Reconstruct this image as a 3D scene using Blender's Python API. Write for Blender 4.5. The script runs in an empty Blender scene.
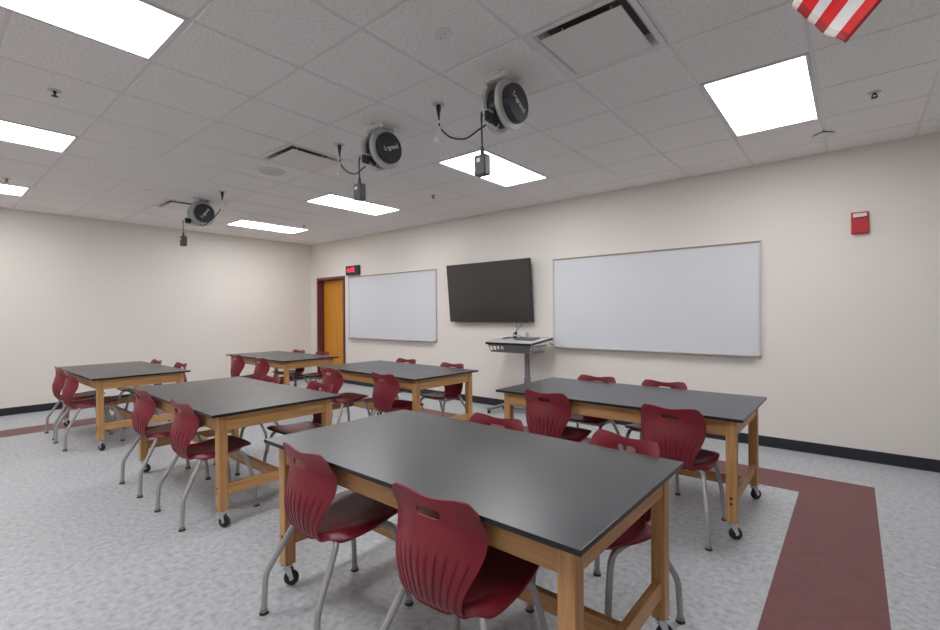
import bpy, bmesh, math, random
from mathutils import Vector, Matrix
random.seed(7)
PI = math.pi
C = bpy.context.scene.collection
scene = bpy.context.scene

# ------------------------------------------------------------------ camera, world, exposure
CAM_Z = 1.3834
CEIL = 2.909
YW, XW, XR, YB = 5.625, -9.164, 0.80, -1.50
cam_data = bpy.data.cameras.new('camera')
cam = bpy.data.objects.new('camera', cam_data); C.objects.link(cam)
yaw, pitch, roll = 0.6911, -0.0023, -0.0063
F = Vector((-math.sin(yaw)*math.cos(pitch), math.cos(yaw)*math.cos(pitch), math.sin(pitch)))
R0 = Vector((math.cos(yaw), math.sin(yaw), 0)); U0 = R0.cross(F)
Rv = R0*math.cos(roll) + U0*math.sin(roll); Uv = U0*math.cos(roll) - R0*math.sin(roll)
cam.matrix_world = Matrix(((Rv.x, Uv.x, -F.x, 0), (Rv.y, Uv.y, -F.y, 0), (Rv.z, Uv.z, -F.z, CAM_Z), (0, 0, 0, 1)))
cam_data.sensor_fit = 'HORIZONTAL'; cam_data.sensor_width = 36.0
cam_data.lens = 36.0*464.16/940.0
cam_data.clip_start = 0.02; cam_data.clip_end = 60
scene.camera = cam

world = bpy.data.worlds.new('world'); scene.world = world; world.use_nodes = True
world.node_tree.nodes['Background'].inputs[0].default_value = (0.8, 0.85, 1.0, 1)
world.node_tree.nodes['Background'].inputs[1].default_value = 0.05
PANEL_STRENGTH = 14.9
scene.view_settings.view_transform = 'Standard'
scene.view_settings.look = 'None'
scene.view_settings.exposure = 0.0
scene.view_settings.gamma = 1.0
scene.view_settings.use_curve_mapping = False
try:
    scene.cycles.use_denoising = True
    scene.cycles.max_bounces = 14; scene.cycles.diffuse_bounces = 10; scene.cycles.glossy_bounces = 4
    scene.cycles.caustics_reflective = False; scene.cycles.sample_clamp_indirect = 8
except Exception:
    pass

# ------------------------------------------------------------------ materials
def mat(name, col, rough=0.5, metal=0.0, spec=0.5, emit=None, strength=0.0):
    m = bpy.data.materials.new(name); m.use_nodes = True
    b = m.node_tree.nodes['Principled BSDF']
    b.inputs['Base Color'].default_value = (*col, 1)
    b.inputs['Roughness'].default_value = rough
    b.inputs['Metallic'].default_value = metal
    b.inputs['Specular IOR Level'].default_value = spec
    if emit:
        b.inputs['Emission Color'].default_value = (*emit, 1)
        b.inputs['Emission Strength'].default_value = strength
    return m

def nd(m, t, **kw):
    n = m.node_tree.nodes.new(t)
    for k, v in kw.items():
        setattr(n, k, v)
    return n

def noise_mix(m, stops, scale=(1, 1, 1), nscale=8.0, detail=6, bump=0.0, bscale=None, rough_var=None, dist=0.0):
    """procedural colour from stretched object-space noise through a ramp, optional bump"""
    nt = m.node_tree; b = nt.nodes['Principled BSDF']; L = nt.links.new
    tc = nd(m, 'ShaderNodeTexCoord'); mp = nd(m, 'ShaderNodeMapping')
    mp.inputs['Scale'].default_value = scale
    L(tc.outputs['Object'], mp.inputs['Vector'])
    nz = nd(m, 'ShaderNodeTexNoise'); nz.inputs['Scale'].default_value = nscale
    nz.inputs['Detail'].default_value = detail; nz.inputs['Distortion'].default_value = dist
    L(mp.outputs['Vector'], nz.inputs['Vector'])
    rp = nd(m, 'ShaderNodeValToRGB'); cr = rp.color_ramp
    while len(cr.elements) < len(stops):
        cr.elements.new(0.5)
    for e, (p, c) in zip(cr.elements, stops):
        e.position = p; e.color = (*c, 1)
    L(nz.outputs['Fac'], rp.inputs['Fac']); L(rp.outputs['Color'], b.inputs['Base Color'])
    if bump:
        bn = nd(m, 'ShaderNodeTexNoise'); bn.inputs['Scale'].default_value = bscale or nscale
        bn.inputs['Detail'].default_value = 4
        L(mp.outputs['Vector'], bn.inputs['Vector'])
        bp = nd(m, 'ShaderNodeBump'); bp.inputs['Strength'].default_value = bump
        bp.inputs['Distance'].default_value = 0.002
        L(bn.outputs['Fac'], bp.inputs['Height']); L(bp.outputs['Normal'], b.inputs['Normal'])
    if rough_var:
        mr = nd(m, 'ShaderNodeMapRange')
        mr.inputs['To Min'].default_value, mr.inputs['To Max'].default_value = rough_var
        L(nz.outputs['Fac'], mr.inputs['Value']); L(mr.outputs['Result'], b.inputs['Roughness'])
    return m

M = {}
M['wall'] = noise_mix(mat('cream wall paint', (.79, .75, .70), .62, spec=.3), [(.3, (.785, .745, .695)), (.7, (.80, .76, .71))], nscale=1.5, bump=.06, bscale=160)
M['wall_low_bounce'] = noise_mix(mat('low bounce grey wall', (.48, .48, .48), .62, spec=.3), [(.3, (.46, .46, .46)), (.7, (.49, .49, .485))], nscale=1.5, bump=.06, bscale=160)  # made-up grey for the unseen right wall, weakens its bounce light
M['tile'] = noise_mix(mat('mineral ceiling tile', (.70, .67, .65), .9, spec=.1), [(.36, (.79, .775, .765)), (.50, (.875, .865, .855)), (.8, (.89, .88, .875))], nscale=55, detail=6, bump=.25, bscale=60)
M['tee'] = mat('painted ceiling grid', (.74, .73, .72), .45)
M['plenum'] = mat('dark plenum', (.02, .02, .02), .9)
M['floor'] = noise_mix(mat('grey marbled vinyl floor', (.5, .5, .5), .38), [(.30, (.32, .335, .355)), (.45, (.42, .435, .46)), (.55, (.47, .485, .51)), (.70, (.535, .55, .575))], nscale=30, detail=12, rough_var=(.36, .5), dist=.0)
M['band'] = noise_mix(mat('maroon vinyl floor', (.2, .07, .07), .4), [(.30, (.135, .040, .043)), (.55, (.165, .050, .053)), (.75, (.195, .062, .065))], nscale=16, detail=12, rough_var=(.36, .48), dist=.6)
M['base'] = mat('black rubber cove base', (.017, .018, .028), .45)
def wood(name, along, cols, s=1.0):
    sc = [22*s, 22*s, 22*s]; sc['xyz'.index(along)] = 1.1*s
    m = noise_mix(mat(name, cols[1], .42), [(.28, cols[0]), (.5, cols[1]), (.72, cols[2])], scale=sc, nscale=2.2, detail=8, bump=.12, bscale=6, dist=.5)
    return m
OAK = ((.38, .190, .068), (.54, .290, .112), (.64, .37, .16))
M['oak_x'] = wood('oak grain lengthwise', 'x', OAK)
M['oak_y'] = wood('oak grain crosswise', 'y', OAK)
M['oak_z'] = wood('oak grain upright', 'z', OAK)
DOORC = ((.54, .215, .012), (.64, .265, .018), (.70, .32, .034))
M['door'] = wood('orange door veneer', 'z', DOORC, .8)
M['door_frame'] = mat('maroon steel door frame', (.16, .035, .04), .4)
M['resin'] = noise_mix(mat('black epoxy resin', (.035, .037, .042), .36, spec=.75), [(.35, (.036, .038, .044)), (.65, (.050, .053, .060))], nscale=2.5, detail=5, rough_var=(.27, .38))
M['resin_edge'] = mat('black resin edge', (.012, .013, .016), .3)
M['shell'] = noise_mix(mat('maroon chair plastic', (.2, .015, .03), .38), [(.3, (.200, .012, .025)), (.7, (.225, .015, .030))], nscale=4, bump=.10, bscale=420)
M['steel'] = mat('grey painted steel tube', (.40, .40, .41), .36, metal=.25)
M['glide'] = mat('dark nylon glide', (.03, .028, .028), .5)
M['glide_rim'] = mat('grey glide collar', (.30, .29, .28), .4, metal=.5)
M['chrome'] = mat('zinc caster steel', (.62, .63, .65), .25, metal=1)
M['rubber'] = mat('black rubber wheel', (.012, .012, .013), .4)
M['bolt'] = mat('black bolt', (.02, .018, .016), .4, metal=.4)
M['white'] = mat('white enamel', (.74, .74, .73), .35)
M['greywhite'] = mat('pale grey reel housing', (.50, .51, .49), .4)
M['black'] = mat('black plastic', (.016, .016, .020), .38)
M['darkgrey'] = mat('dark grey plastic', (.05, .055, .07), .4)
M['cap'] = mat('blue black reel cover', (.022, .022, .032), .42)
M['logo'] = mat('silver printed logo', (.55, .55, .56), .4)
M['diff'] = mat('lit lamp diffuser', (.9, .9, .9), .5, emit=(.985, .99, 1.0), strength=PANEL_STRENGTH)
M['board'] = mat('white marker board', (.68, .70, .745), .25)
M['alu'] = mat('brushed aluminium', (.56, .56, .56), .4, metal=.25)
M['maprail'] = mat('tan map rail cork', (.36, .27, .20), .6)
M['screen'] = mat('dark television screen', (.045, .040, .038), .22, spec=.6)
M['red'] = mat('red alarm plastic', (.50, .015, .03), .35)
M['lens'] = mat('clear strobe lens', (.75, .76, .78), .15, spec=.8)
M['led'] = mat('red led digits', (.3, .01, .02), .5, emit=(1.0, .04, .09), strength=1.6)
M['desk'] = mat('pale grey laminate', (.52, .53, .55), .35)
M['skirt'] = mat('silver perforated steel', (.22, .22, .22), .4, metal=.3)
M['column'] = mat('satin grey column', (.27, .27, .285), .4, metal=.3)
M['wire'] = mat('pale cable sleeve', (.88, .86, .85), .5)
M['flag_red'] = mat('red nylon', (.80, .014, .020), .55)
M['flag_white'] = mat('white nylon', (.84, .83, .84), .6)
M['flag_blue'] = mat('navy nylon', (.02, .03, .16), .6)
M['hem_red'] = mat('shaded doubled red nylon hem', (.33, .006, .012), .6)  # doubled cloth passes less light; that shade is put into the colour
M['hem_white'] = mat('shaded doubled white nylon hem', (.66, .60, .55), .6)  # dimmer backlight through the double layer, painted as a creamier tone
M['brass'] = mat('gold finial', (.7, .48, .15), .3, metal=1)
M['duct'] = mat('dark duct', (.16, .157, .152), .7)
M['laptop'] = mat('slate laptop lid', (.13, .13, .15), .4, metal=.2)
for k in ('flag_red', 'flag_white', 'hem_red', 'hem_white', 'wire'):
    b = M[k].node_tree.nodes['Principled BSDF']
    nt_ = M[k].node_tree; tl = nt_.nodes.new('ShaderNodeBsdfTranslucent'); mx = nt_.nodes.new('ShaderNodeMixShader')
    tl.inputs[0].default_value = b.inputs['Base Color'].default_value[:]; mx.inputs[0].default_value = .5 if 'hem' not in k else .2
    nt_.links.new(b.outputs[0], mx.inputs[1]); nt_.links.new(tl.outputs[0], mx.inputs[2])
    nt_.links.new(mx.outputs[0], nt_.nodes['Material Output'].inputs[0])

# ------------------------------------------------------------------ mesh helpers
class MB:
    def __init__(self, mats=None):
        self.v = []; self.f = []; self.s = []; self.m = []
        self.mats = mats
    def add(self, vs, fs, smooth=False, mi=0):
        o = len(self.v); self.v += [tuple(p) for p in vs]
        for f in fs:
            self.f.append([i+o for i in f]); self.s.append(smooth); self.m.append(mi)
        return self
    def box(self, x0, x1, y0, y1, z0, z1, bev=0.0, mi=0, M4=None):
        bm = bmesh.new()
        vs = [bm.verts.new(p) for p in ((x0, y0, z0), (x1, y0, z0), (x1, y1, z0), (x0, y1, z0), (x0, y0, z1), (x1, y0, z1), (x1, y1, z1), (x0, y1, z1))]
        for f in ((0, 3, 2, 1), (4, 5, 6, 7), (0, 1, 5, 4), (1, 2, 6, 5), (2, 3, 7, 6), (3, 0, 4, 7)):
            bm.faces.new([vs[i] for i in f])
        if bev:
            bmesh.ops.bevel(bm, geom=bm.edges[:], offset=bev, segments=2, affect='EDGES', profile=.5)
        bm.verts.index_update()
        pts = [v.co.copy() for v in bm.verts]
        if M4 is not None:
            pts = [M4 @ p for p in pts]
        self.add(pts, [[v.index for v in f.verts] for f in bm.faces], False, mi)
        bm.free(); return self
    def ring_loft(self, rings, smooth=True, caps=True, mi=0):
        n = len(rings[0]); vs = [p for r in rings for p in r]; fs = []
        for i in range(len(rings)-1):
            for j in range(n):
                fs.append((i*n+j, i*n+(j+1) % n, (i+1)*n+(j+1) % n, (i+1)*n+j))
        self.add(vs, fs, smooth, mi)
        if caps:
            self.add(rings[0], [list(range(n))[::-1]], False, mi); self.add(rings[-1], [list(range(n))], False, mi)
        return self
    def tube(self, pts, r, n=12, closed=False, mi=0, caps=True):
        P = [Vector(p) for p in pts]; rr = r if isinstance(r, (list, tuple)) else [r]*len(P)
        rings = []; T = []
        for i in range(len(P)):
            a = P[i-1] if (i > 0 or closed) else P[i]; b = P[(i+1) % len(P)] if (i < len(P)-1 or closed) else P[i]
            T.append((b-a).normalized())
        up = Vector((0, 0, 1)) if abs(T[0].z) < .9 else Vector((1, 0, 0))
        nrm = (up - T[0]*up.dot(T[0])).normalized()
        for i, p in enumerate(P):
            nrm = (nrm - T[i]*nrm.dot(T[i])).normalized(); bi = T[i].cross(nrm)
            rings.append([p + (nrm*math.cos(2*PI*k/n) + bi*math.sin(2*PI*k/n))*rr[i] for k in range(n)])
        if closed:
            rings.append(rings[0]); caps = False
        return self.ring_loft(rings, True, caps, mi)
    def cyl(self, p0, p1, r, r1=None, n=24, mi=0):
        return self.tube([p0, p1], [r, r if r1 is None else r1], n, mi=mi)
    def lathe(self, prof, center, axis='z', n=40, mi=0, smooth=False):
        """prof: list of (radius, height along axis)"""
        c = Vector(center); rings = []
        ax = {'x': Vector((1, 0, 0)), 'y': Vector((0, 1, 0)), 'z': Vector((0, 0, 1))}[axis]
        a = {'x': Vector((0, 1, 0)), 'y': Vector((0, 0, 1)), 'z': Vector((1, 0, 0))}[axis]; b = ax.cross(a)
        for r, h in prof:
            rings.append([c + ax*h + (a*math.cos(2*PI*k/n) + b*math.sin(2*PI*k/n))*max(r, 1e-5) for k in range(n)])
        for i in range(len(rings)-1):
            self.ring_loft(rings[i:i+2], True, False, mi)
        self.add(rings[0], [list(range(n))[::-1]], False, mi); self.add(rings[-1], [list(range(n))], False, mi)
        return self
    def build(self, name, m, parent=None):
        me = bpy.data.meshes.new(name); me.from_pydata(self.v, [], self.f)
        me.polygons.foreach_set('use_smooth', self.s)
        ms = self.mats or [m]
        for x in ms:
            me.materials.append(x)
        if len(ms) > 1:
            me.polygons.foreach_set('material_index', self.m)
        bm = bmesh.new(); bm.from_mesh(me); bmesh.ops.recalc_face_normals(bm, faces=bm.faces[:]); bm.to_mesh(me); bm.free()
        me.update()
        o = bpy.data.objects.new(name, me); C.objects.link(o)
        if parent:
            o.parent = parent
        return o

def fillet(pts, rad, seg=6):
    P = [Vector(p) for p in pts]; out = [P[0]]
    for i in range(1, len(P)-1):
        a, b, c = P[i-1], P[i], P[i+1]
        r = min(rad if not isinstance(rad, (list, tuple)) else rad[i-1], (a-b).length*.48, (c-b).length*.48)
        s = b + (a-b).normalized()*r; e = b + (c-b).normalized()*r
        for k in range(seg+1):
            t = k/seg; out.append(s*(1-t)**2 + b*2*t*(1-t) + e*t*t)
    out.append(P[-1]); return out

def spline(pts, n=10):
    P = [Vector(p) for p in pts]; P = [P[0]*2-P[1]] + P + [P[-1]*2-P[-2]]; out = []
    for i in range(1, len(P)-2):
        for k in range(n):
            t = k/n; a, b, c, d = P[i-1:i+3]
            out.append(.5*((2*b) + (c-a)*t + (2*a-5*b+4*c-d)*t*t + (3*b-a-3*c+d)*t**3))
    out.append(P[-2]); return out

def interp(tab, x):
    if x <= tab[0][0]: return tab[0][1]
    for (a, va), (b, vb) in zip(tab, tab[1:]):
        if x <= b:
            t = (x-a)/(b-a); t = t*t*(3-2*t) if False else t
            return va + (vb-va)*t
    return tab[-1][1]
def cinterp(tab, x):
    """smooth catmull interpolation of a table"""
    xs = [t[0] for t in tab]; ys = [t[1] for t in tab]; n = len(xs)
    if x <= xs[0]: return ys[0]
    if x >= xs[-1]: return ys[-1]
    i = max(k for k in range(n-1) if xs[k] <= x)
    def sl(k):
        if k == 0: return (ys[1]-ys[0])/(xs[1]-xs[0])
        if k == n-1: return (ys[-1]-ys[-2])/(xs[-1]-xs[-2])
        return (ys[k+1]-ys[k-1])/(xs[k+1]-xs[k-1])
    h = xs[i+1]-xs[i]; t = (x-xs[i])/h
    return (2*t**3-3*t*t+1)*ys[i] + (t**3-2*t*t+t)*h*sl(i) + (-2*t**3+3*t*t)*ys[i+1] + (t**3-t*t)*h*sl(i+1)

def thing(name, label, cat, loc=(0, 0, 0), rz=0.0, group=None):
    o = bpy.data.objects.new(name, None); C.objects.link(o)
    o.empty_display_size = .1
    o.location = loc; o.rotation_euler = (0, 0, rz)
    o['label'] = label; o['category'] = cat
    if group: o['group'] = group
    return o
def tag(o, label, cat, group=None):
    o['label'] = label; o['category'] = cat
    if group: o['group'] = group
    return o
def struct(o):
    o['kind'] = 'structure'; return o
def copy_tree(o, parent=None):
    c = o.copy(); C.objects.link(c); c.parent = parent
    for ch in list(o.children):
        copy_tree(ch, c)
    return c
def baked(o):
    """apply the modifiers of o into a fresh mesh"""
    dg = bpy.context.evaluated_depsgraph_get(); dg.update()
    me = bpy.data.meshes.new_from_object(o.evaluated_get(dg), depsgraph=dg)
    o.modifiers.clear(); o.data = me
    return o
def text_mesh(name, s, size, m, parent, M4, extrude=.0006, label=None):
    cu = bpy.data.curves.new(name, 'FONT'); cu.body = s; cu.offset = size*.035; cu.size = size; cu.extrude = extrude
    cu.align_x = 'CENTER'; cu.align_y = 'CENTER'
    t = bpy.data.objects.new(name + ' source', cu); C.objects.link(t)
    dg = bpy.context.evaluated_depsgraph_get(); dg.update()
    me = bpy.data.meshes.new_from_object(t.evaluated_get(dg), depsgraph=dg)
    bpy.data.objects.remove(t); bpy.data.curves.remove(cu)
    me.transform(M4); me.materials.clear(); me.materials.append(m); me.name = name
    o = bpy.data.objects.new(name, me); C.objects.link(o); o.parent = parent
    if label: o['label'] = label
    return o

# ------------------------------------------------------------------ room shell
T = 0.18
BX0, BX1, BY0, BY1, BW = -8.0, 0.12, -.70, 4.825, .475     # the maroon border in the floor
def floor():
    b = MB([M['floor'], M['band']])
    xs = sorted([XW-T, BX0, BX0+BW, BX1-.45, BX1, XR+T]); ys = sorted([YB-T, BY0, BY0+BW, BY1-BW, BY1, YW+T+.1])
    for i in range(5):
        for j in range(5):
            ring = (1 <= i <= 3 and 1 <= j <= 3) and not (i == 2 and j == 2)
            b.add([(xs[i], ys[j], 0), (xs[i+1], ys[j], 0), (xs[i+1], ys[j+1], 0), (xs[i], ys[j+1], 0)], [(0, 1, 2, 3)], False, 1 if ring else 0)
    b.box(XW-T, XR+T, YB-T, YW+T+.1, -.1, -.002)
    return struct(b.build('floor', None))
floor()
DX0, DX1, DZ = -8.917, -7.927, 2.170
w = MB(); w.box(XW-T, DX0+.005, YW, YW+T, 0, CEIL+.12); w.box(DX1-.005, XR+T, YW, YW+T, 0, CEIL+.12)
w.box(DX0+.005, DX1-.005, YW, YW+T, DZ-.005, CEIL+.12); struct(w.build('wall_back', M['wall']))
struct(MB().box(XW-T, XW, YB-T, YW, 0, CEIL+.12).build('wall_left', M['wall']))
struct(MB().box(XR, XR+T, YB-T, YW, 0, CEIL+.12).build('wall_right', M['wall_low_bounce']))
struct(MB().box(XW, XR, YB-T, YB, 0, CEIL+.12).build('wall_front', M['wall']))
BH = .105
b = MB(); b.box(XW+.006, DX0, YW-.006, YW, 0, BH, .001); b.box(DX1, XR-.006, YW-.006, YW, 0, BH, .001)
b.box(DX1, XR-.006, YW-.016, YW-.005, 0, .006); struct(b.build('baseboard_back', M['base']))
struct(MB().box(XW, XW+.006, YB+.006, YW, 0, BH, .001).box(XW+.005, XW+.016, YB+.006, YW-.01, 0, .006).build('baseboard_left', M['base']))
struct(MB().box(XR-.006, XR, YB+.006, YW, 0, BH, .001).build('baseboard_right', M['base']))
struct(MB().box(XW, XR, YB, YB+.006, 0, BH, .001).build('baseboard_front', M['base']))
# door frame and leaf
d = MB(); fw = .05
for (x0, x1, z0, z1) in ((DX0, DX0+fw, 0, DZ), (DX1-fw, DX1, 0, DZ), (DX0+fw-.001, DX1-fw+.001, DZ-fw, DZ)):
    d.box(x0, x1, YW-.022, YW+T, z0, z1, .003)
for (x0, x1, z0, z1) in ((DX0+fw-.001, DX0+fw+.014, 0, DZ-fw), (DX1-fw-.014, DX1-fw+.001, 0, DZ-fw), (DX0+fw, DX1-fw, DZ-fw-.014, DZ-fw+.001)):
    d.box(x0, x1, YW+.09, YW+.118, z0, z1, .002)
struct(d.build('trim_1', M['door_frame']))
dl = MB().box(DX0+fw+.003, DX1-fw-.003, YW+.12, YW+.165, .008, DZ-fw-.003, .002).build('door_1', M['door']); struct(dl)

# ceiling: lay-in tiles, one mesh; the visible suspension grid is a second one
GX, GY, GS = -1.409, 2.160, .6096
LIGHTS = [(i, j) for j in (2, -4) for i in (1, -3, -7, -11)]
VENTS = [(0, 0), (-5, 0), (-10, 0)]
holes = set()
for i, j in LIGHTS: holes |= {(i, j), (i, j+1)}
for v in VENTS: holes.add(v)
c = MB()
I0, I1 = math.floor((XW-GX)/GS), math.ceil((XR-GX)/GS); J0, J1 = math.floor((YB-GY)/GS), math.ceil((YW-GY)/GS)
for i in range(I0, I1):
    for j in range(J0, J1):
        if (i, j) in holes: continue
        e = .0085; x0, x1 = max(GX+i*GS+e, XW), min(GX+(i+1)*GS-e, XR); y0, y1 = max(GY+j*GS+e, YB), min(GY+(j+1)*GS-e, YW)
        if x1-x0 < .03 or y1-y0 < .03: continue
        q = .004
        top = [(x0, y0, CEIL+.006), (x1, y0, CEIL+.006), (x1, y1, CEIL+.006), (x0, y1, CEIL+.006)]
        bot = [(x0+q, y0+q, CEIL), (x1-q, y0+q, CEIL), (x1-q, y1-q, CEIL), (x0+q, y1-q, CEIL)]
        c.add(top+bot, [(4, 7, 6, 5), (0, 1, 5, 4), (1, 2, 6, 5), (2, 3, 7, 6), (3, 0, 4, 7)])
struct(c.build('ceiling', M['tile']))
g = MB(); tz0, tz1 = CEIL+.004, CEIL+.014
for i in range(I0, I1+1):
    x = GX+i*GS
    if XW-.02 < x < XR+.02: g.box(x-.010, x+.010, YB, YW, tz0, tz1)
for j in range(J0, J1+1):
    y = GY+j*GS
    if YB-.02 < y < YW+.02: g.box(XW, XR, y-.010, y+.010, tz0+.0004, tz1)
for (x0, x1, y0, y1) in ((XW, XR, YW-.022, YW), (XW, XR, YB, YB+.022), (XW, XW+.022, YB, YW), (XR-.022, XR, YB, YW)):
    g.box(x0, x1, y0, y1, CEIL-.0015, CEIL+.002)
struct(g.build('trim_2', M['tee']))
struct(MB().box(XW, XR, YB, YW, CEIL+.10, CEIL+.12).build('trim_3', M['plenum']))

# ------------------------------------------------------------------ ceiling lights
LN = {(1, 2): 'bright ceiling panel light right of the square air diffuser, above the big whiteboard',
      (-3, 2): 'bright ceiling panel light behind the outlet box of the nearest cord reel',
      (-7, 2): 'long thin looking ceiling panel light above the smaller whiteboard and television',
      (-11, 2): 'bright ceiling panel light closest to the corner with the orange door',
      (-3, -4): 'biggest ceiling panel light, cut off by the top left corner of the photo',
      (-7, -4): 'ceiling panel light cut off by the left edge, just below the biggest one',
      (-11, -4): 'smallest ceiling panel light at the left edge, nearest the cream left wall',
      (1, -4): 'ceiling panel light overhead beside the right wall, above the camera'}
def make_light():
    o = thing('ceiling_light', '', 'light', group='ceiling panel lights')
    w_, h_ = GS/2-.012, GS-.012
    f = MB(); e = .018; z0, z1 = -.004, .05
    f.box(-w_, w_, -h_, -h_+e, z0, z1); f.box(-w_, w_, h_-e, h_, z0, z1)
    f.box(-w_, -w_+e, -h_+e, h_-e, z0, z1); f.box(w_-e, w_, -h_+e, h_-e, z0, z1)
    f.box(-w_, w_, -h_, h_, z1, z1+.01)
    f.build('frame', M['tee'], o)
    MB().box(-w_+e, w_-e, -h_+e, h_-e, .002, .008).build('diffuser', M['diff'], o)
    return o
lp = make_light()
for n, (i, j) in enumerate(LIGHTS):
    o = lp if n == 0 else copy_tree(lp)
    o.location = (GX+(i+.5)*GS, GY+(j+1)*GS, CEIL); o['label'] = LN[(i, j)]

# ------------------------------------------------------------------ ceiling air diffusers
def make_vent():
    o = thing('air_diffuser', '', 'vent', group='square ceiling air diffusers')
    h = GS/2-.012; e = .045
    f = MB()
    def quad_ring(a, za, b_, zb):
        A = [(-a, -a, za), (a, -a, za), (a, a, za), (-a, a, za)]; B = [(-b_, -b_, zb), (b_, -b_, zb), (b_, b_, zb), (-b_, b_, zb)]
        f.add(A+B, [(0, 1, 5, 4), (1, 2, 6, 5), (2, 3, 7, 6), (3, 0, 4, 7)])
    quad_ring(h, .006, h, -.002); quad_ring(h, -.002, h-.03, -.002); quad_ring(h-.03, -.002, h-.045, .012); quad_ring(h-.045, .012, h-.07, .06)
    f.build('frame', M['white'], o)
    MB().box(-h+.02, h-.02, -h+.02, h-.02, .062, .07).build('duct', M['duct'], o)
    p = MB().box(-.228, .228, -.228, .228, -.019, -.012, .002)
    for sx in (-1, 1):
        for sy in (-1, 1):
            p.cyl((sx*.14, sy*.14, -.014), (sx*.14, sy*.14, .062), .004, n=8)
    p.build('plaque', M['white'], o)
    return o
vp = make_vent()
for n, ((i, j), l) in enumerate(zip(VENTS, ('large square white air diffuser at the top centre, beside the nearest cord reel',
        'square air diffuser in the ceiling just left of the middle cord reel', 'small looking square air diffuser behind the farthest cord reel'))):
    o = vp if n == 0 else copy_tree(vp)
    o.location = (GX+(i+.5)*GS, GY+(j+.5)*GS, CEIL); o['label'] = l

# ------------------------------------------------------------------ whiteboards
def whiteboard(x0, x1, z0, z1, label, sticker):
    o = thing('whiteboard', label, 'whiteboard', ((x0+x1)/2, YW, z0), group='wall whiteboards')
    w_, h = (x1-x0)/2, z1-z0
    MB().box(-w_+.012, w_-.012, -.016, -.002, .012, h-.012).build('writing_surface', M['board'], o)
    f = MB()
    f.box(-w_, -w_+.02, -.024, 0, 0, h, .002); f.box(w_-.02, w_, -.024, 0, 0, h, .002); f.box(-w_, w_, -.024, 0, 0, .02, .002)
    f.box(-w_, w_, -.024, 0, h-.02, h, .002)
    f.build('frame', M['alu'], o)
    MB().box(-w_+.01, w_-.01, -.028, -.023, h-.016, h-.001, .001).build('map_rail', M['maprail'], o)['label'] = 'tan cork strip along the top rail'
    t = MB(); t.box(-w_+.05, w_-.05, -.075, -.02, .002, .008, .002); t.box(-w_+.05, w_-.05, -.079, -.071, .002, .018, .002)
    t.build('marker_tray', M['alu'], o)
    if sticker:
        MB().box(w_-.085, w_-.045, -.0175, -.0155, .04, .05).build('maker_plate', M['alu'], o)
    return o
whiteboard(-3.165, -.737, .921, 2.122, 'widest looking whiteboard, on the wall to the right of the television', True)
whiteboard(-7.790, -5.368, .921, 2.138, 'smaller looking whiteboard between the orange door and the television', False)

# ------------------------------------------------------------------ television
tv = thing('television', 'large black flat television tilted forward on the wall between two whiteboards', 'television', (-4.222, YW, 1.26))
TW, TH = .772, .898
tilt = Matrix.Translation((0, -.075, 0)) @ Matrix.Rotation(math.radians(5.5), 4, 'X')
bz = MB(); e = .010
bz.box(-TW, TW, -.012, .035, 0, TH, .003, M4=tilt)
bz.box(-.45, .45, .035, .06, .12, .7, .006, M4=tilt)
bz.build('casing', M['black'], tv)
MB().box(-TW+e, TW-e, -.0135, -.011, .018, TH-e, M4=tilt).build('screen', M['screen'], tv)
MB().box(TW-.05, TW-.02, -.0145, -.012, .006, .012, M4=tilt).build('badge', M['logo'], tv)
br = MB(); br.box(-.3, .3, -.014, -.001, .30, .60, .002)
for sx in (-.22, .22):
    br.box(sx-.02, sx+.02, -.10, -.01, .34, .37, .003); br.box(sx-.02, sx+.02, -.062, -.01, .52, .55, .003)
br.build('wall_bracket', M['black'], tv)

# ------------------------------------------------------------------ clock, alarm
ck = thing('wall_clock', 'black digital wall clock with glowing red digits above the smaller whiteboard corner', 'clock', (-7.625, YW, 2.166))
MB().box(-.208, .208, -.055, 0, 0, .185, .008).build('casing', M['black'], ck)
MB().box(-.195, .195, -.0565, -.054, .014, .171).build('face', M['cap'], ck)
text_mesh('digits', '4:15', .125, M['led'], ck, Matrix.Translation((-.035, -.058, .098)) @ Matrix.Rotation(PI/2, 4, 'X') @ Matrix.Scale(1.15, 4, (1, 0, 0)), .001, 'glowing red digits')

al = thing('fire_alarm', 'red fire alarm box with white strobe high on the wall at right', 'alarm', (.045, YW, 2.103))
MB().box(-.063, .063, -.045, 0, 0, .138, .008).box(-.063, .063, -.03, 0, .130, .200, .006).build('housing', M['red'], al)
MB().box(-.05, .05, -.052, -.026, .148, .186, .008).build('strobe', M['lens'], al)['label'] = 'clear white strobe lens'
gr = MB()
for k in range(6): gr.box(-.038, .038, -.0465, -.044, .025+k*.016, .031+k*.016)
gr.build('grille', M['red'], al)

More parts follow.
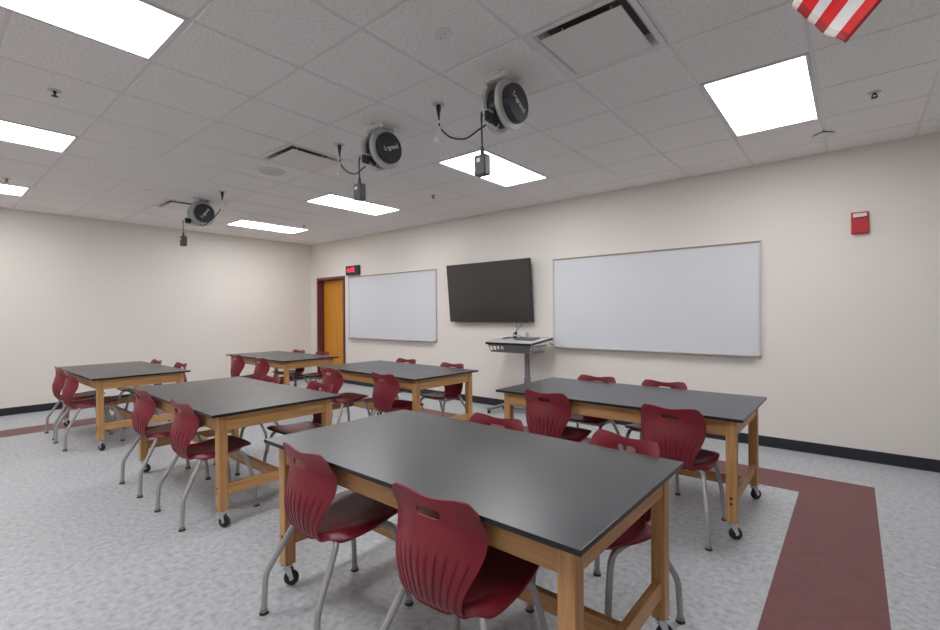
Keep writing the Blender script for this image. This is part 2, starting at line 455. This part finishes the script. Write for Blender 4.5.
# ------------------------------------------------------------------ small ceiling fixtures
def cpos(i, j, z=0): return (GX+i*GS, GY+j*GS, CEIL+z)
def make_sprinkler():
    o = thing('fire_sprinkler', '', 'sprinkler', group='ceiling fire sprinklers')
    MB().lathe([(.038, 0), (.034, -.004), (.022, -.002), (.020, -.001)], (0, 0, 0), 'z', 24).build('escutcheon', M['alu'], o)
    b = MB(); b.cyl((0, 0, -.005), (0, 0, -.016), .010); b.cyl((0, 0, -.036), (0, 0, -.039), .019)
    for s in (-1, 1): b.tube([(s*.009, 0, -.014), (s*.014, 0, -.026), (s*.004, 0, -.037)], .004, 8)
    b.build('head', M['bolt'], o)
    return o
sp = make_sprinkler()
for n, (i, j, l) in enumerate(((-4.5, -2.5, 'small fire sprinkler in the ceiling between the two lights at top left'), (2.5, 3.5, 'small fire sprinkler in the ceiling right of the brightest right panel light'),
        (-4.5, 3.5, 'tiny fire sprinkler in the ceiling between the two back row lights above the television'), (-9.5, 3.5, 'tiny fire sprinkler at the right end of the light nearest the corner'), (-9.5, -2.4, 'fire sprinkler at the very left edge, between the two smaller left lights'))):
    o = sp if n == 0 else copy_tree(sp)
    o.location = cpos(i, j); o['label'] = l
sd = thing('smoke_detector', 'round white detector on the ceiling left of the large square air diffuser', 'detector', cpos(-.5, -.5))
MB().lathe([(.052, 0), (.052, -.008), (.047, -.014), (.0, -.016)], (0, 0, 0), 'z', 32).build('cover', M['tee'], sd)
for sx, sy in ((-.022, .01), (.022, -.008)): MB().cyl((sx, sy, -.014), (sx, sy, -.018), .006, n=12).build('screw', M['alu'], sd)
spk = thing('ceiling_speaker', 'flat round speaker grille in the ceiling beside the middle air diffuser', 'speaker', cpos(-5.5, .5))
MB().lathe([(.145, 0), (.145, -.004), (.128, -.007)], (0, 0, 0), 'z', 40).build('rim', M['tee'], spk)
MB().lathe([(.125, -.004), (.12, -.0075), (.0, -.010)], (0, 0, 0), 'z', 40).build('grille', M['alu'], spk)
tag(MB().lathe([(.04, CEIL), (.038, CEIL-.006), (0, CEIL-.008)], cpos(-8.5, -.5, -CEIL), 'z', 24).build('ceiling_sensor', M['tee']), 'tiny round grey sensor in the ceiling left of the farthest cord reel', 'sensor')
ap = thing('wireless_access_point', 'flat white square device under the ceiling grid near the right wall top', 'access point', cpos(2.0, 4.66))
ap.rotation_euler = (0, 0, math.radians(38))
MB().box(-.06, .06, -.06, .06, -.030, -.010, .008).build('casing', M['white'], ap)
MB().box(-.045, .045, -.045, .045, -.012, .004).build('mount', M['duct'], ap)

# ------------------------------------------------------------------ cord reels
def cord_reel(i, cord_side, rot_logo, label, drop=0.0):
    """a spring cord reel hung under the ceiling, its cover facing +X"""
    loc = cpos(i, .5); loc = (loc[0]+.055, loc[1], loc[2]); o = thing('cord_reel', label, 'cord reel', loc, 0, 'ceiling cord reels')
    ZC = -.19; XF = .02
    br = MB()
    br.box(-.15, -.04, -.11, .11, -.008, 0, .002)            # plate on the tile
    br.box(-.175, -.165, -.075, .075, -.20, 0, .002)          # yoke arm behind the drum
    br.box(-.175, .0, -.10, -.06, -.045, -.006, .003); br.box(-.175, .0, .06, .10, -.045, -.006, .003)
    for sy in (-.115, .115): br.cyl((-.05, sy, -.006), (-.05, sy, -.02), .010, n=10)
    br.build('mount_bracket', M['white'], o)
    # rear housing plate
    MB().lathe([(.142, -.165), (.150, -.160), (.150, -.135), (.142, -.130)], (0, 0, ZC), 'x', 48).build('rear_flange', M['greywhite'], o)
    MB().lathe([(.122, -.132), (.122, -.045)], (0, 0, ZC), 'x', 48).build('spool', M['black'], o)
    MB().lathe([(.143, -.050), (.157, -.045), (.160, -.030), (.153, -.018), (.120, -.012)], (0, 0, ZC), 'x', 56).build('front_flange', M['greywhite'], o)
    cp = MB().lathe([(.121, -.014), (.122, .018), (.115, .030), (.0, .034)], (0, 0, ZC), 'x', 56).build('cover', M['cap'], o)
    text_mesh('logo', 'Legrand', .047, M['logo'], cp, Matrix.Translation((.034, 0, ZC)) @ Matrix.Rotation(rot_logo, 4, 'X') @ Matrix.Rotation(PI/2, 4, 'Z') @ Matrix.Rotation(PI/2, 4, 'X'), .0006, 'silver logo lettering')
    # guide arm towards -Y, low
    gy, gz, gx = -.155, -.30, -.10
    gd = MB()
    loop = fillet([(gx, gy+.10, gz+.055), (gx, gy-.03, gz+.04), (gx, gy-.045, gz-.035), (gx, gy+.09, gz-.045)], .02)
    gd.tube(loop, .009, 8); gd.tube([(gx, gy+.10, gz+.055), (gx, -.02, ZC+.0)], .006, 8); gd.tube([(gx, gy+.09, gz-.045), (gx, -.02, ZC-.10)], .006, 8)
    gd.build('cord_guide', M['white'], o)
    st = MB(); st.box(gx-.028, gx+.028, gy-.04, gy+.03, gz-.03, gz+.03, .008); st.cyl((gx-.03, gy-.015, gz), (gx+.035, gy-.015, gz), .018, n=16)
    st.build('cord_stop', M['black'], o)
    dy = gy-.055
    MB().tube(spline([(gx, gy-.02, gz+.005), (gx, dy, gz-.008), (gx, dy-.004, gz-.06), (gx, dy, -.47-drop)], 8), .0055, 10).build('outlet_cord', M['black'], o)
    ob = MB(); ob.tube([(gx, dy, -.455-drop), (gx, dy, -.505-drop)], [.010, .015], 14); ob.box(gx-.042, gx+.042, dy-.030, dy+.030, -.630-drop, -.505-drop, .006)
    bx = ob.build('outlet_box', M['darkgrey'], o)
    MB().box(gx-.022, gx+.006, dy-.0315, dy-.0295, -.552-drop, -.528-drop).build('rating_label', M['white'], bx)
    # supply cord to a ceiling plate in the next tile
    hx = cord_side*GS - .055
    pl = MB().lathe([(.046, 0), (.046, -.003), (.03, -.006)], (hx, 0, 0), 'z', 28).build('ceiling_plate', M['alu'], o)
    MB().tube([(hx, 0, -.004), (hx, 0, -.03), (hx, 0, -.075), (hx+.004, 0, -.095)], [.016, .018, .009, .007], 14).build('strain_relief', M['black'], pl)
    ex = -.12 if cord_side < 0 else .0
    if cord_side < 0:
        pts = [(hx+.003, 0, -.09), (hx+.008, -.003, -.14), (hx+.03, -.006, -.19), (hx+.13, -.01, -.275), (hx+.28, -.03, -.325), (hx+.42, -.06, -.31), (gx+.03, -.07, -.27)]
    else:
        pts = [(hx-.003, 0, -.09), (hx-.01, -.003, -.15), (hx-.05, -.01, -.23), (hx-.16, -.06, -.33), (hx-.32, -.08, -.385), (hx-.50, -.05, -.36), (gx-.02, -.03, -.30)]
    MB().tube(spline(pts, 10), .006, 10).build('supply_cord', M['black'], o)
    s = 1 if cord_side < 0 else -1
    MB().tube(spline([(hx, 0, -.115), (hx-.006*s, .004, -.15), (hx+.012*s, -.004, -.185), (hx-.008*s, .0, -.225), (hx-.035*s, .004, -.262)], 6), [.017+.007*math.sin(k*.6) for k in range(25)], 10).build('cable_sleeve', M['wire'], o)['label'] = 'bunched white plastic sleeve on the cord'
    return o
cord_reel(-.5, -1, math.radians(-34), 'nearest and largest cord reel on the ceiling, beside the square air diffuser', .045)
cord_reel(-2.5, -1, math.radians(22), 'middle one of the three black ceiling cord reels')
cord_reel(-8.5, 1, math.radians(54), 'farthest and smallest ceiling cord reel, over the left tables')

# ------------------------------------------------------------------ classroom flag on the right wall
def flag():
    o = thing('classroom_flag', 'red and white striped flag hanging into the top right corner', 'flag', (XR, 1.47, 1.98))
    def W(p): return Vector(p) - Vector((XR, 1.47, 1.98))
    Q0 = Vector((-.016, 1.47, 2.042)); L1 = .172
    def Q(t):
        d = t*.41; a = Vector((-.62, 0, .785)); c = Vector((.12, .40, .91))
        if d <= L1-.02: return Q0 + a*d
        if d >= L1+.02: return Q0 + a*L1 + c*(d-L1)
        k = (d-L1+.02)/.04; p0 = Q0+a*(L1-.02); p1 = Q0+a*L1; p2 = p1+c*.02
        return p0*(1-k)**2 + p1*2*k*(1-k) + p2*k*k
    H0 = Vector((.45, 1.47, 2.38)); sd = Vector((-.50, 0, .866)); H1 = H0 + sd*.405
    def S(s, t):                      # s: 0 fly end .. 1 hoist, t: 0 bottom stripe .. 1 top stripe
        a = Q(t); b_ = H0.lerp(H1, t)
        c1 = a + Vector((.10, 0, .145)); c2 = b_ + Vector((-.13, 0, -.04))
        p = a*(1-s)**3 + c1*3*s*(1-s)**2 + c2*3*s*s*(1-s) + b_*s**3
        p += Vector((0, 1, 0))*(.008*math.sin(t*9+s*3)*(1-s*.85) + .010*math.sin(s*13+t*4)*(1-s))
        p += Vector((.003*math.sin(t*21+1.0), 0, .003*math.sin(t*36)))*(1-s)**2
        return p
    ns, nt = 60, 52
    b = MB([M['flag_red'], M['flag_white'], M['flag_blue'], M['hem_red'], M['hem_white']])
    vs = [W(S(i/ns, j/nt)) for i in range(ns+1) for j in range(nt+1)]; q = nt+1
    for i in range(ns):
        for j in range(nt):
            st = j//4; mi = 0 if st % 2 == 0 else 1
            if i < 2: mi = 3 if mi == 0 else 4
            elif j == 0 or j == nt-1: mi = 3
            if i >= 36 and st >= 6: mi = 2
            b.f.append([i*q+j, (i+1)*q+j, (i+1)*q+j+1, i*q+j+1]); b.s.append(True); b.m.append(mi)
    b.v = [tuple(v) for v in vs]
    cl = b.build('cloth', None, o)
    sm = cl.modifiers.new('thickness', 'SOLIDIFY'); sm.thickness = .0008; sm.offset = 0; baked(cl)
    st = MB()
    for r in range(9):
        for k in range(6 if r % 2 == 0 else 5):
            s0 = .98 - (k*2+(1 if r % 2 == 0 else 2))*.38/12; t0 = 1 - (r+1)*(.538/10)
            p = W(S(s0, t0)); a = W(S(s0+.01, t0))-p; c_ = W(S(s0, t0+.01))-p; a.normalize(); c_.normalize(); nn = a.cross(c_)
            for sg in (-1, 1):
                vv = []
                for m in range(10):
                    rr = .0085 if m % 2 == 0 else .0034; an = m*PI/5
                    vv.append(p + nn*sg*.0012 + a*rr*math.sin(an) + c_*rr*math.cos(an))
                st.add([p+nn*sg*.0012]+vv, [(0, 1+m, 1+(m+1) % 10) for m in range(10)])
    st.build('stars', M['flag_white'], cl)
    tip = W(H1 + sd*.05); basep = W(Vector((XR-.03, 1.47, H0.z - (XR-.03-H0.x)*1.732)))
    MB().cyl(basep, tip, .006, n=14).build('staff', M['black'], o)
    MB().lathe([(.004, 0), (.013, .008), (.014, .016), (.006, .03), (.001, .05)], tip, 'z', 16).build('finial', M['brass'], o)
    MB().box(-.008, 0, -.03, .03, basep.z-.05, basep.z+.07, .003).cyl((basep.x-.0, 0, basep.z), (-.004, 0, basep.z-.0), .012, n=14).cyl(tuple(basep-Vector((-.012, 0, .02))), tuple(basep+Vector((-.02, 0, .0346))), .010, n=14).build('wall_bracket', M['alu'], o)
flag()

# ------------------------------------------------------------------ standing lectern desk by the wall
ld = thing('lectern_desk', 'grey standing lectern desk on a single column under the television', 'desk', (-3.47, 5.27, 0))
slope = math.atan2(.05, .53)
TOPZ = .980
top4 = Matrix.Translation((0, -.31, TOPZ)) @ Matrix.Rotation(slope, 4, 'X')
MB().box(-.36, .35, 0, .55, .004, .022, .002, M4=top4).build('desktop', M['desk'], ld)
MB().box(-.364, .354, -.004, .0, -.004, .024, .0015, M4=top4).box(.35, .354, 0, .554, -.004, .024, M4=top4).box(-.364, -.36, 0, .554, -.004, .024, M4=top4).box(-.364, .354, .55, .554, -.004, .024, M4=top4).box(-.36, .35, 0, .55, -.004, .004, M4=top4).build('edge_band', M['black'], ld)
sk = MB()
def skirt_panel(p0, p1, inward, slots):
    """slotted panel hanging below the edge from p0 to p1, tapering inward"""
    p0 = Vector(p0); p1 = Vector(p1); D = (p1-p0); L = D.length; ux = D.normalized(); inn = Vector(inward)
    h = .10
    def bar(a0, a1, b0, b1):
        q = []
        for (a, b_) in ((a0, b0), (a1, b0), (a1, b1), (a0, b1)):
            tt = b_/h; aa = a + (.03*tt if a < L/2 else -.03*tt)*(abs(a-L/2)/(L/2))
            q.append(p0 + ux*aa - Vector((0, 0, b_)) + inn*(.03*tt))
        n = Vector((0, 0, 0)); nn = inn*.003
        sk.add([*q, *[v+nn for v in q]], [(0, 1, 2, 3), (7, 6, 5, 4), (0, 4, 5, 1), (1, 5, 6, 2), (2, 6, 7, 3), (3, 7, 4, 0)])
    bar(0, L, 0, .02); bar(0, L, .082, .10)
    for (a0, a1, solid, n) in slots:
        if solid: bar(a0, a1, .02, .082)
        else:
            wd = (a1-a0)/n
            for k in range(n+1): bar(max(a0, a0+k*wd-.008), min(a1, a0+k*wd+.008), .02, .082)
z_f = TOPZ-.006
skirt_panel((-.34, -.29, z_f), (.33, -.29, z_f), (0, 1, 0), [(0, .26, False, 4), (.26, .44, True, 1), (.44, .67, False, 14)])
skirt_panel((.33, -.29, z_f), (.33, .12, z_f), (-1, 0, 0), [(0, .41, False, 5)])
skirt_panel((-.34, .12, z_f), (-.34, -.29, z_f), (1, 0, 0), [(0, .41, False, 5)])
sk.build('skirt', M['skirt'], ld)
MB().box(-.30, .29, -.25, .13, z_f-.104, z_f-.096).build('tray', M['skirt'], ld)
MB().box(-.035, .035, .12, .19, .05, .50, .006).box(-.028, .028, .128, .182, .49, TOPZ+.03, .005).build('column', M['column'], ld)
fb = MB(); fb.box(-.44, .44, .13, .18, .055, .085, .006)
for sx in (-.44, .44): fb.box(sx-.03, sx+.03, -.16, .24, .05, .08, .006)
fb.build('base', M['column'], ld)
for sx in (-.44, .44):
    for sy in (-.14, .22):
        MB().cyl((sx-.012, sy, .025), (sx+.012, sy, .025), .025, n=20).cyl((sx, sy, .045), (sx, sy, .055), .010, n=10).build('caster', M['rubber'], ld)
MB().tube(fillet([(.33, .20, z_f+.02), (.36, .18, z_f-.005), (.40, .19, z_f-.01)], .01), .006, 8).build('height_lever', M['black'], ld)
def on_top(x, y): return Vector((-3.47, 5.27, 0)) + (top4 @ Vector((x, y+.31, .0225)))
lt = thing('closed_laptop', 'thin dark closed laptop lying on the lectern desk', 'laptop', on_top(.07, .05)); lt.rotation_euler = (slope, 0, 0)
MB().box(-.145, .145, -.10, .10, .0, .008, .002).build('base', M['laptop'], lt); MB().box(-.145, .145, -.10, .10, .0085, .014, .002).build('lid', M['laptop'], lt)
rm = thing('remote_control', 'small black remote at the left end of the lectern desktop', 'remote', on_top(-.245, .03) + Vector((0, 0, .006))); 
MB().box(-.018, .018, -.065, .065, .0, .013, .004).build('casing', M['black'], rm)
kb = MB()
for a in range(3):
    for c_ in range(6): kb.cyl((-.011+a*.011, -.05+c_*.017, .0125), (-.011+a*.011, -.05+c_*.017, .0145), .0035, n=8)
kb.build('buttons', M['darkgrey'], rm); rm.rotation_euler = (slope*.7, -slope*.7, math.radians(-50))
p = on_top(-.02, .19)
cu = MB(); cu.lathe([(.022, p.z), (.027, p.z+.072), (.024, p.z+.072), (.020, p.z+.006)], (p.x, p.y, 0), 'z', 28)
tag(cu.build('drinking_cup', M['alu']), 'small grey cup standing at the back of the lectern desk', 'cup')
p = on_top(-.19, .14)
mc = thing('gooseneck_webcam', 'small black camera on a bent neck on the lectern desk below the television', 'webcam', p)
MB().lathe([(.038, 0), (.038, .012), (.03, .018), (0, .02)], (0, 0, 0), 'z', 28).build('foot', M['black'], mc)
MB().tube(spline([(0, 0, .015), (-.02, 0, .03), (-.028, 0, .05), (-.012, 0, .068), (.01, 0, .07)], 6), .005, 8).build('neck', M['black'], mc)
MB().box(.0, .035, -.015, .015, .058, .084, .006).build('head', M['black'], mc)
b = MB(); q = on_top(-.13, .20)
b.tube(spline([(-3.745, YW-.05, 1.255), (-3.745, YW-.06, 1.22), (-3.72, YW-.08, 1.16), (-3.72, q.y+.02, 1.09), (q.x-.06, q.y, q.z+.05), (q.x-.09, q.y-.01, q.z+.008), (q.x-.02, q.y-.01, q.z+.005), (q.x+.02, q.y-.01, q.z+.005)], 10), .004, 8)
b.tube(spline([(-3.66, YW-.05, 1.255), (-3.66, YW-.055, 1.22), (-3.69, YW-.07, 1.17), (-3.73, q.y+.03, 1.095), (q.x-.04, q.y+.01, q.z+.03), (q.x+.01, q.y+.01, q.z+.005)], 10), .003, 8)
tag(b.build('cable', M['black']), 'thin black cables looping from the television down to the lectern desk', 'cable')

# ------------------------------------------------------------------ lab tables
TL, TD, TZ, TT, OV, LW = 1.80, .95, .752, .018, .047, .058
def make_table():
    o = thing('lab_table', '', 'table', group='black topped oak lab tables')
    hx, hy = TL/2, TD/2
    tp = MB([M['resin'], M['resin_edge']]); tp.box(-hx, hx, -hy, hy, TZ-TT, TZ, .0015)
    tp.m = [1]*len(tp.m)
    # the broad faces carry the honed resin, the rim the darker cut edge
    for k, f in enumerate(tp.f):
        zs = [tp.v[i][2] for i in f]
        if max(zs)-min(zs) < 1e-6 and len(f) == 4: tp.m[k] = 0
    tp.build('tabletop', None, o)
    lx, ly = hx-OV-LW/2, hy-OV-.008-LW/2; zb = .112; zt = TZ-TT
    AH = .104
    MB().box(-lx+LW/2, lx-LW/2, -ly-LW/2+.006, -ly-LW/2+.030, zt-AH, zt, .001).build('apron', M['oak_x'], o)
    MB().box(-lx+LW/2, lx-LW/2, ly+LW/2-.030, ly+LW/2-.006, zt-AH, zt, .001).build('apron', M['oak_x'], o)
    MB().box(-lx-LW/2+.006, -lx-LW/2+.030, -ly+LW/2, ly-LW/2, zt-AH, zt, .001).build('apron', M['oak_y'], o)
    MB().box(lx+LW/2-.030, lx+LW/2-.006, -ly+LW/2, ly-LW/2, zt-AH, zt, .001).build('apron', M['oak_y'], o)
    for sx in (-1, 1):
        MB().box(sx*lx-.016, sx*lx+.016, -ly+LW/2, ly-LW/2, .205, .275, .002).build('end_rail', M['oak_y'], o)
    MB().box(-lx+.016, lx-.016, -.016, .016, .205, .275, .002).build('stretcher', M['oak_x'], o)
    for sx in (-1, 1):
        for sy in (-1, 1):
            lg = MB().box(sx*lx-LW/2, sx*lx+LW/2, sy*ly-LW/2, sy*ly+LW/2, zb, zt, .003).build('leg', M['oak_z'], o)
            bl = MB()
            for zz in (.223, .257): bl.lathe([(.008, 0), (.008, sy*.0015), (.004, sy*.0025)], (sx*lx, sy*(ly+LW/2), zz), 'y', 14)
            bl.build('bolt_heads', M['bolt'], lg)
            cs = MB(); x, y = sx*lx, sy*ly; a = random.Random(int(sx*3+sy*7)).uniform(.3, 1.2)
            R4 = Matrix.Translation((x, y, 0)) @ Matrix.Rotation(a, 4, 'Z')
            cs.box(-.027, .027, -.027, .027, zb-.004, zb, M4=R4)
            cs.cyl((x, y, zb-.018), (x, y, zb-.003), .021, n=20)
            for s2 in (-1, 1): 
                cs.add([R4 @ Vector(v) for v in ((-.018, s2*.016, zb-.016), (.018, s2*.016, zb-.016), (.034, s2*.016, .040), (.020, s2*.016, .028), (-.018, s2*.016, zb-.016), (.018, s2*.016, zb-.016))][:4] +
                       [R4 @ Vector(v) for v in ((-.018, s2*.019, zb-.016), (.018, s2*.019, zb-.016), (.034, s2*.019, .040), (.020, s2*.019, .028))],
                       [(0, 1, 2, 3), (7, 6, 5, 4), (0, 4, 5, 1), (1, 5, 6, 2), (2, 6, 7, 3), (3, 7, 4, 0)])
            w0 = R4 @ Vector((.018, -.021, .038)); w1 = R4 @ Vector((.018, .021, .038)); cs.cyl(w0, w1, .007, n=12)
            cs.box(-.020, -.002, -.012, .012, zb-.03, zb-.016, .003, M4=R4)
            co = cs.build('caster', M['chrome'], o)
            wb = MB(); prof = [(.010, -.013), (.030, -.013), (.036, -.010), (.0385, 0), (.036, .010), (.030, .013), (.010, .013)]
            n = 32; rings = []
            for r, h in prof:
                rings.append([R4 @ Vector((.018+r*math.cos(2*PI*k/n), h, .0385+r*math.sin(2*PI*k/n))) for k in range(n)])
            wb.ring_loft(rings, True, True)
            wb.build('wheel', M['rubber'], co)
    return o
TAB = [(-1.436, 1.616, -.008, 'largest looking black-topped oak table, in the foreground nearest the camera'),
       (-1.400, 3.583, 0, 'black-topped oak table in front of the widest whiteboard, at the right'),
       (-4.012, 1.698, -.01, 'black-topped oak table in the middle of the front row, left of the foreground one'),
       (-4.165, 3.630, -.035, 'black-topped oak table below the smaller whiteboard and the television'),
       (-6.80, 1.620, .0, 'black-topped oak table farthest left, near the left wall'),
       (-6.935, 3.715, -.005, 'black-topped oak table farthest back, beside the orange door')]
t0 = make_table()
for n, (x, y, a, l) in enumerate(TAB):
    o = t0 if n == 0 else copy_tree(t0)
    o.location = (x, y, 0); o.rotation_euler = (0, 0, a); o['label'] = l
    o.scale = ((.975, 1, 1), (1, 1, 1), (1, 1, 1), (1, 1, 1), (.995, .95, 1), (1.02, .93, 1))[n]

# ------------------------------------------------------------------ chairs
YC = [(.400, -.155), (.430, -.186), (.455, -.203), (.49, -.214), (.54, -.223), (.585, -.223), (.65, -.208), (.70, -.195), (.75, -.191), (.80, -.196)]
WR = [(.400, .030), (.44, .042), (.49, .055), (.56, .076), (.61, .084), (.66, .078), (.70, .064), (.735, .039), (.77, .024), (.80, .012)]
HW = [(.400, .128), (.44, .130), (.49, .140), (.54, .162), (.59, .183), (.64, .194), (.70, .195), (.75, .189), (.80, .178)]
ZTOP = .796
ZB = .428
def back_point(u, v):
    """u -1..1 across, v 0..1 from the seat line to the top edge (with two humps and a dip)"""
    au = abs(u)
    top = ZTOP - .013*math.cos(min(au/.74, 1)*PI/2)**2 - (.036*((au-.84)/.16)**2.6 if au > .84 else 0)
    z = ZB + (top-ZB)*v
    hw = cinterp(HW, z); x = u*hw
    y = cinterp(YC, z) + cinterp(WR, z)*(abs(x)/.20)**2.0
    # fanned flutes on the lower half
    st = .628 - .030*au*au; k = max(0.0, min(1.0, (st-z)/.035)) * max(0.0, min(1.0, (z-.425)/.02))
    if au < .92 and k > 0:
        ph = (u*5.4) % 1.0
        g = math.exp(-((ph-.5)/.085)**2); q = (ph-.5) % 1.0
        y += k*(.0060*g - .0050*q + .002)
    return Vector((x, y, z))
SH = [(-.185, .125), (-.17, .150), (-.14, .176), (-.09, .200), (.0, .214), (.10, .215), (.18, .209), (.225, .194), (.245, .168)]
SZ = [(-.185, .434), (-.16, .436), (-.10, .438), (0, .441), (.10, .447), (.18, .453), (.22, .452), (.245, .446), (.26, .44)]
def seat_point(u, v):
    yv = -.183 + v*.420; au = abs(u)
    hw = cinterp(SH, yv); x = u*hw
    y = yv - (.016*(au**3) if v > .5 else 0)*(v-.5)*2
    z = cinterp(SZ, yv) - .010*(1-u*u)*math.sin(min(1, max(0, v))*PI)
    rim = max(0, (au-.80)/.20); rv = min(1.0, v/.16); z -= .036*rim**1.8*max(0.12, 1-v*1.1)*(rv*rv*(3-2*rv))
    if v < .10: z -= .020*((.10-v)/.10)**2
    z += .012*math.exp(-((au-.72)/.14)**2)*math.exp(-((v-.15)/.3)**2)
    # at the rear the seat sweeps up to meet the wrapped back
    wr = cinterp(WR, .44)*(abs(x)/.20)**2
    if v < .25: y += wr*(1-v/.25)
    return Vector((x, y, z))
def grid(fn, nu, nv):
    b = MB(); b.v = [tuple(fn(-1+2*i/nu, j/nv)) for j in range(nv+1) for i in range(nu+1)]; q = nu+1
    for j in range(nv):
        for i in range(nu):
            b.f.append([j*q+i, j*q+i+1, (j+1)*q+i+1, (j+1)*q+i]); b.s.append(True); b.m.append(0)
    return b
def make_chair():
    o = thing('classroom_chair', '', 'chair', group='maroon plastic classroom chairs')
    bk = grid(back_point, 176, 44).build('backrest', M['shell'], o)
    m = bk.modifiers.new('s', 'SOLIDIFY'); m.thickness = .007; m.offset = 0
    # hand slot
    cut = MB(); n = 12; ring = []
    for k in range(n+1): a = -PI/2+PI*k/n; ring.append((.038+.0145*math.cos(a), .0145*math.sin(a)))
    for k in range(n+1): a = PI/2+PI*k/n; ring.append((-.038+.0145*math.cos(a), .0145*math.sin(a)))
    cut.ring_loft([[Vector((x, -.30, .732+z-.1*x*0)) for x, z in ring], [Vector((x, -.10, .732+z)) for x, z in ring]], False, True)
    co = cut.build('cutter', M['shell'])
    bo = bk.modifiers.new('b', 'BOOLEAN'); bo.operation = 'DIFFERENCE'; bo.object = co; bo.solver = 'EXACT'
    baked(bk); bpy.data.objects.remove(co)
    for p_ in bk.data.polygons: p_.use_smooth = True
    try: bk.data.set_sharp_from_angle(angle=math.radians(50))
    except Exception: pass
    se = grid(seat_point, 44, 36).build('seat', M['shell'], o)
    m = se.modifiers.new('s', 'SOLIDIFY'); m.thickness = .007; m.offset = 0; baked(se)
    R = .0135
    knee, top_r, top_f = .185, .412, .415
    for sx in (-1, 1):
        rear = fillet([(sx*.232, -.250, .012), (sx*.226, -.243, knee), (sx*.172, -.115, top_r), (sx*.10, -.105, top_r+.003)], [.035, .045], 7)
        lg = MB().tube(rear, R, 14).build('leg', M['steel'], o)
        MB().cyl((sx*.232, -.250, .011), (sx*.232, -.250, .024), .0175, n=20).build('glide', M['glide_rim'], lg)
        MB().tube([(sx*.232, -.250, .0), (sx*.232, -.250, .004), (sx*.232, -.250, .0115)], [.021, .021, .016], 20).build('foot_pad', M['glide'], lg)
        front = fillet([(sx*.222, .240, .012), (sx*.208, .222, .22), (sx*.180, .165, top_f-.006), (sx*.172, .05, top_f), (sx*.165, -.10, top_r)], [.08, .06, .05], 7)
        lg = MB().tube(front, R, 14).build('leg', M['steel'], o)
        MB().cyl((sx*.222, .240, .011), (sx*.222, .240, .024), .0175, n=20).build('glide', M['glide_rim'], lg)
        MB().tube([(sx*.222, .240, .0), (sx*.222, .240, .004), (sx*.222, .240, .0115)], [.021, .021, .016], 20).build('foot_pad', M['glide'], lg)
    fr = MB(); fr.tube([(-.11, -.105, top_r+.003), (.11, -.105, top_r+.003)], R*.95, 14); fr.tube([(-.178, .13, top_f-.002), (.178, .13, top_f-.002)], R*.8, 12)
    for sx in (-.09, .09): fr.box(sx-.02, sx+.02, -.10, .14, .4185, .4225)
    fr.build('seat_frame', M['steel'], o)
    return o
c0 = make_chair()
D = math.radians
CH = [  # x, y, heading (0 faces the whiteboard wall), label
 (-1.874, 1.284, D(-2), 'maroon chair at the left end of the foreground table, its back to the camera'),
 (-1.092, 1.275, D(3), 'biggest maroon chair, front centre at the bottom edge, back towards the camera'),
 (-1.580, 1.965, PI, 'maroon chair behind the foreground table, left one of the two facing the camera'),
 (-.892, 2.012, PI-D(15), 'maroon chair behind the foreground table, right one near its right corner'),
 (-.890, 3.215, 0, 'maroon chair, back to camera, at the right end of the table by the widest whiteboard'),
 (-1.80, 3.235, 0, 'maroon chair, back to camera, at the left end of the table by the widest whiteboard'),
 (-1.860, 3.930, PI, 'maroon chair against the wall side, left one below the widest whiteboard'),
 (-1.260, 3.960, PI, 'maroon chair against the wall side, right one below the widest whiteboard'),
 (-4.435, 1.366, 0, 'maroon chair on the camera side of the middle front table, left one'),
 (-3.572, 1.364, 0, 'maroon chair at the camera side of the middle front table, beside its front leg'),
 (-4.35, 2.05, PI, 'maroon chair on the far side of the middle front table, left one'),
 (-3.575, 2.105, PI, 'maroon chair on the far side of the middle front table, right one near its corner'),
 (-4.480, 3.140, 0, 'maroon chair pulled out at the left end of the table below the smaller whiteboard'),
 (-3.640, 3.200, 0, 'maroon chair, back to camera, at the right end of the table below the smaller whiteboard'),
 (-4.570, 4.020, PI, 'maroon chair on the wall side below the smaller whiteboard, left one'),
 (-3.710, 3.970, PI, 'maroon chair on the wall side between the smaller whiteboard and the television, right one'),
 (-7.160, 1.285, 0, 'maroon chair on the camera side of the farthest left table, left one'),
 (-6.490, 1.265, 0, 'maroon chair on the camera side of the farthest left table, right one'),
 (-7.18, 1.93, PI, 'maroon chair on the far side of the farthest left table, left one'),
 (-6.47, 1.985, PI, 'maroon chair on the far side of the farthest left table, right one'),
 (-7.150, 3.300, 0, 'maroon chair on the camera side of the table by the orange door, left one'),
 (-6.370, 3.280, 0, 'maroon chair on the camera side of the table by the orange door, right one'),
 (-7.220, 4.020, PI, 'maroon chair on the far side of the table by the orange door, left one'),
 (-6.580, 4.060, PI, 'maroon chair on the far side of the table by the orange door, right one'),
]
for n, (x, y, a, l) in enumerate(CH):
    o = c0 if n == 0 else copy_tree(c0)
    o.location = (x, y, 0); o.rotation_euler = (0, 0, a); o['label'] = l
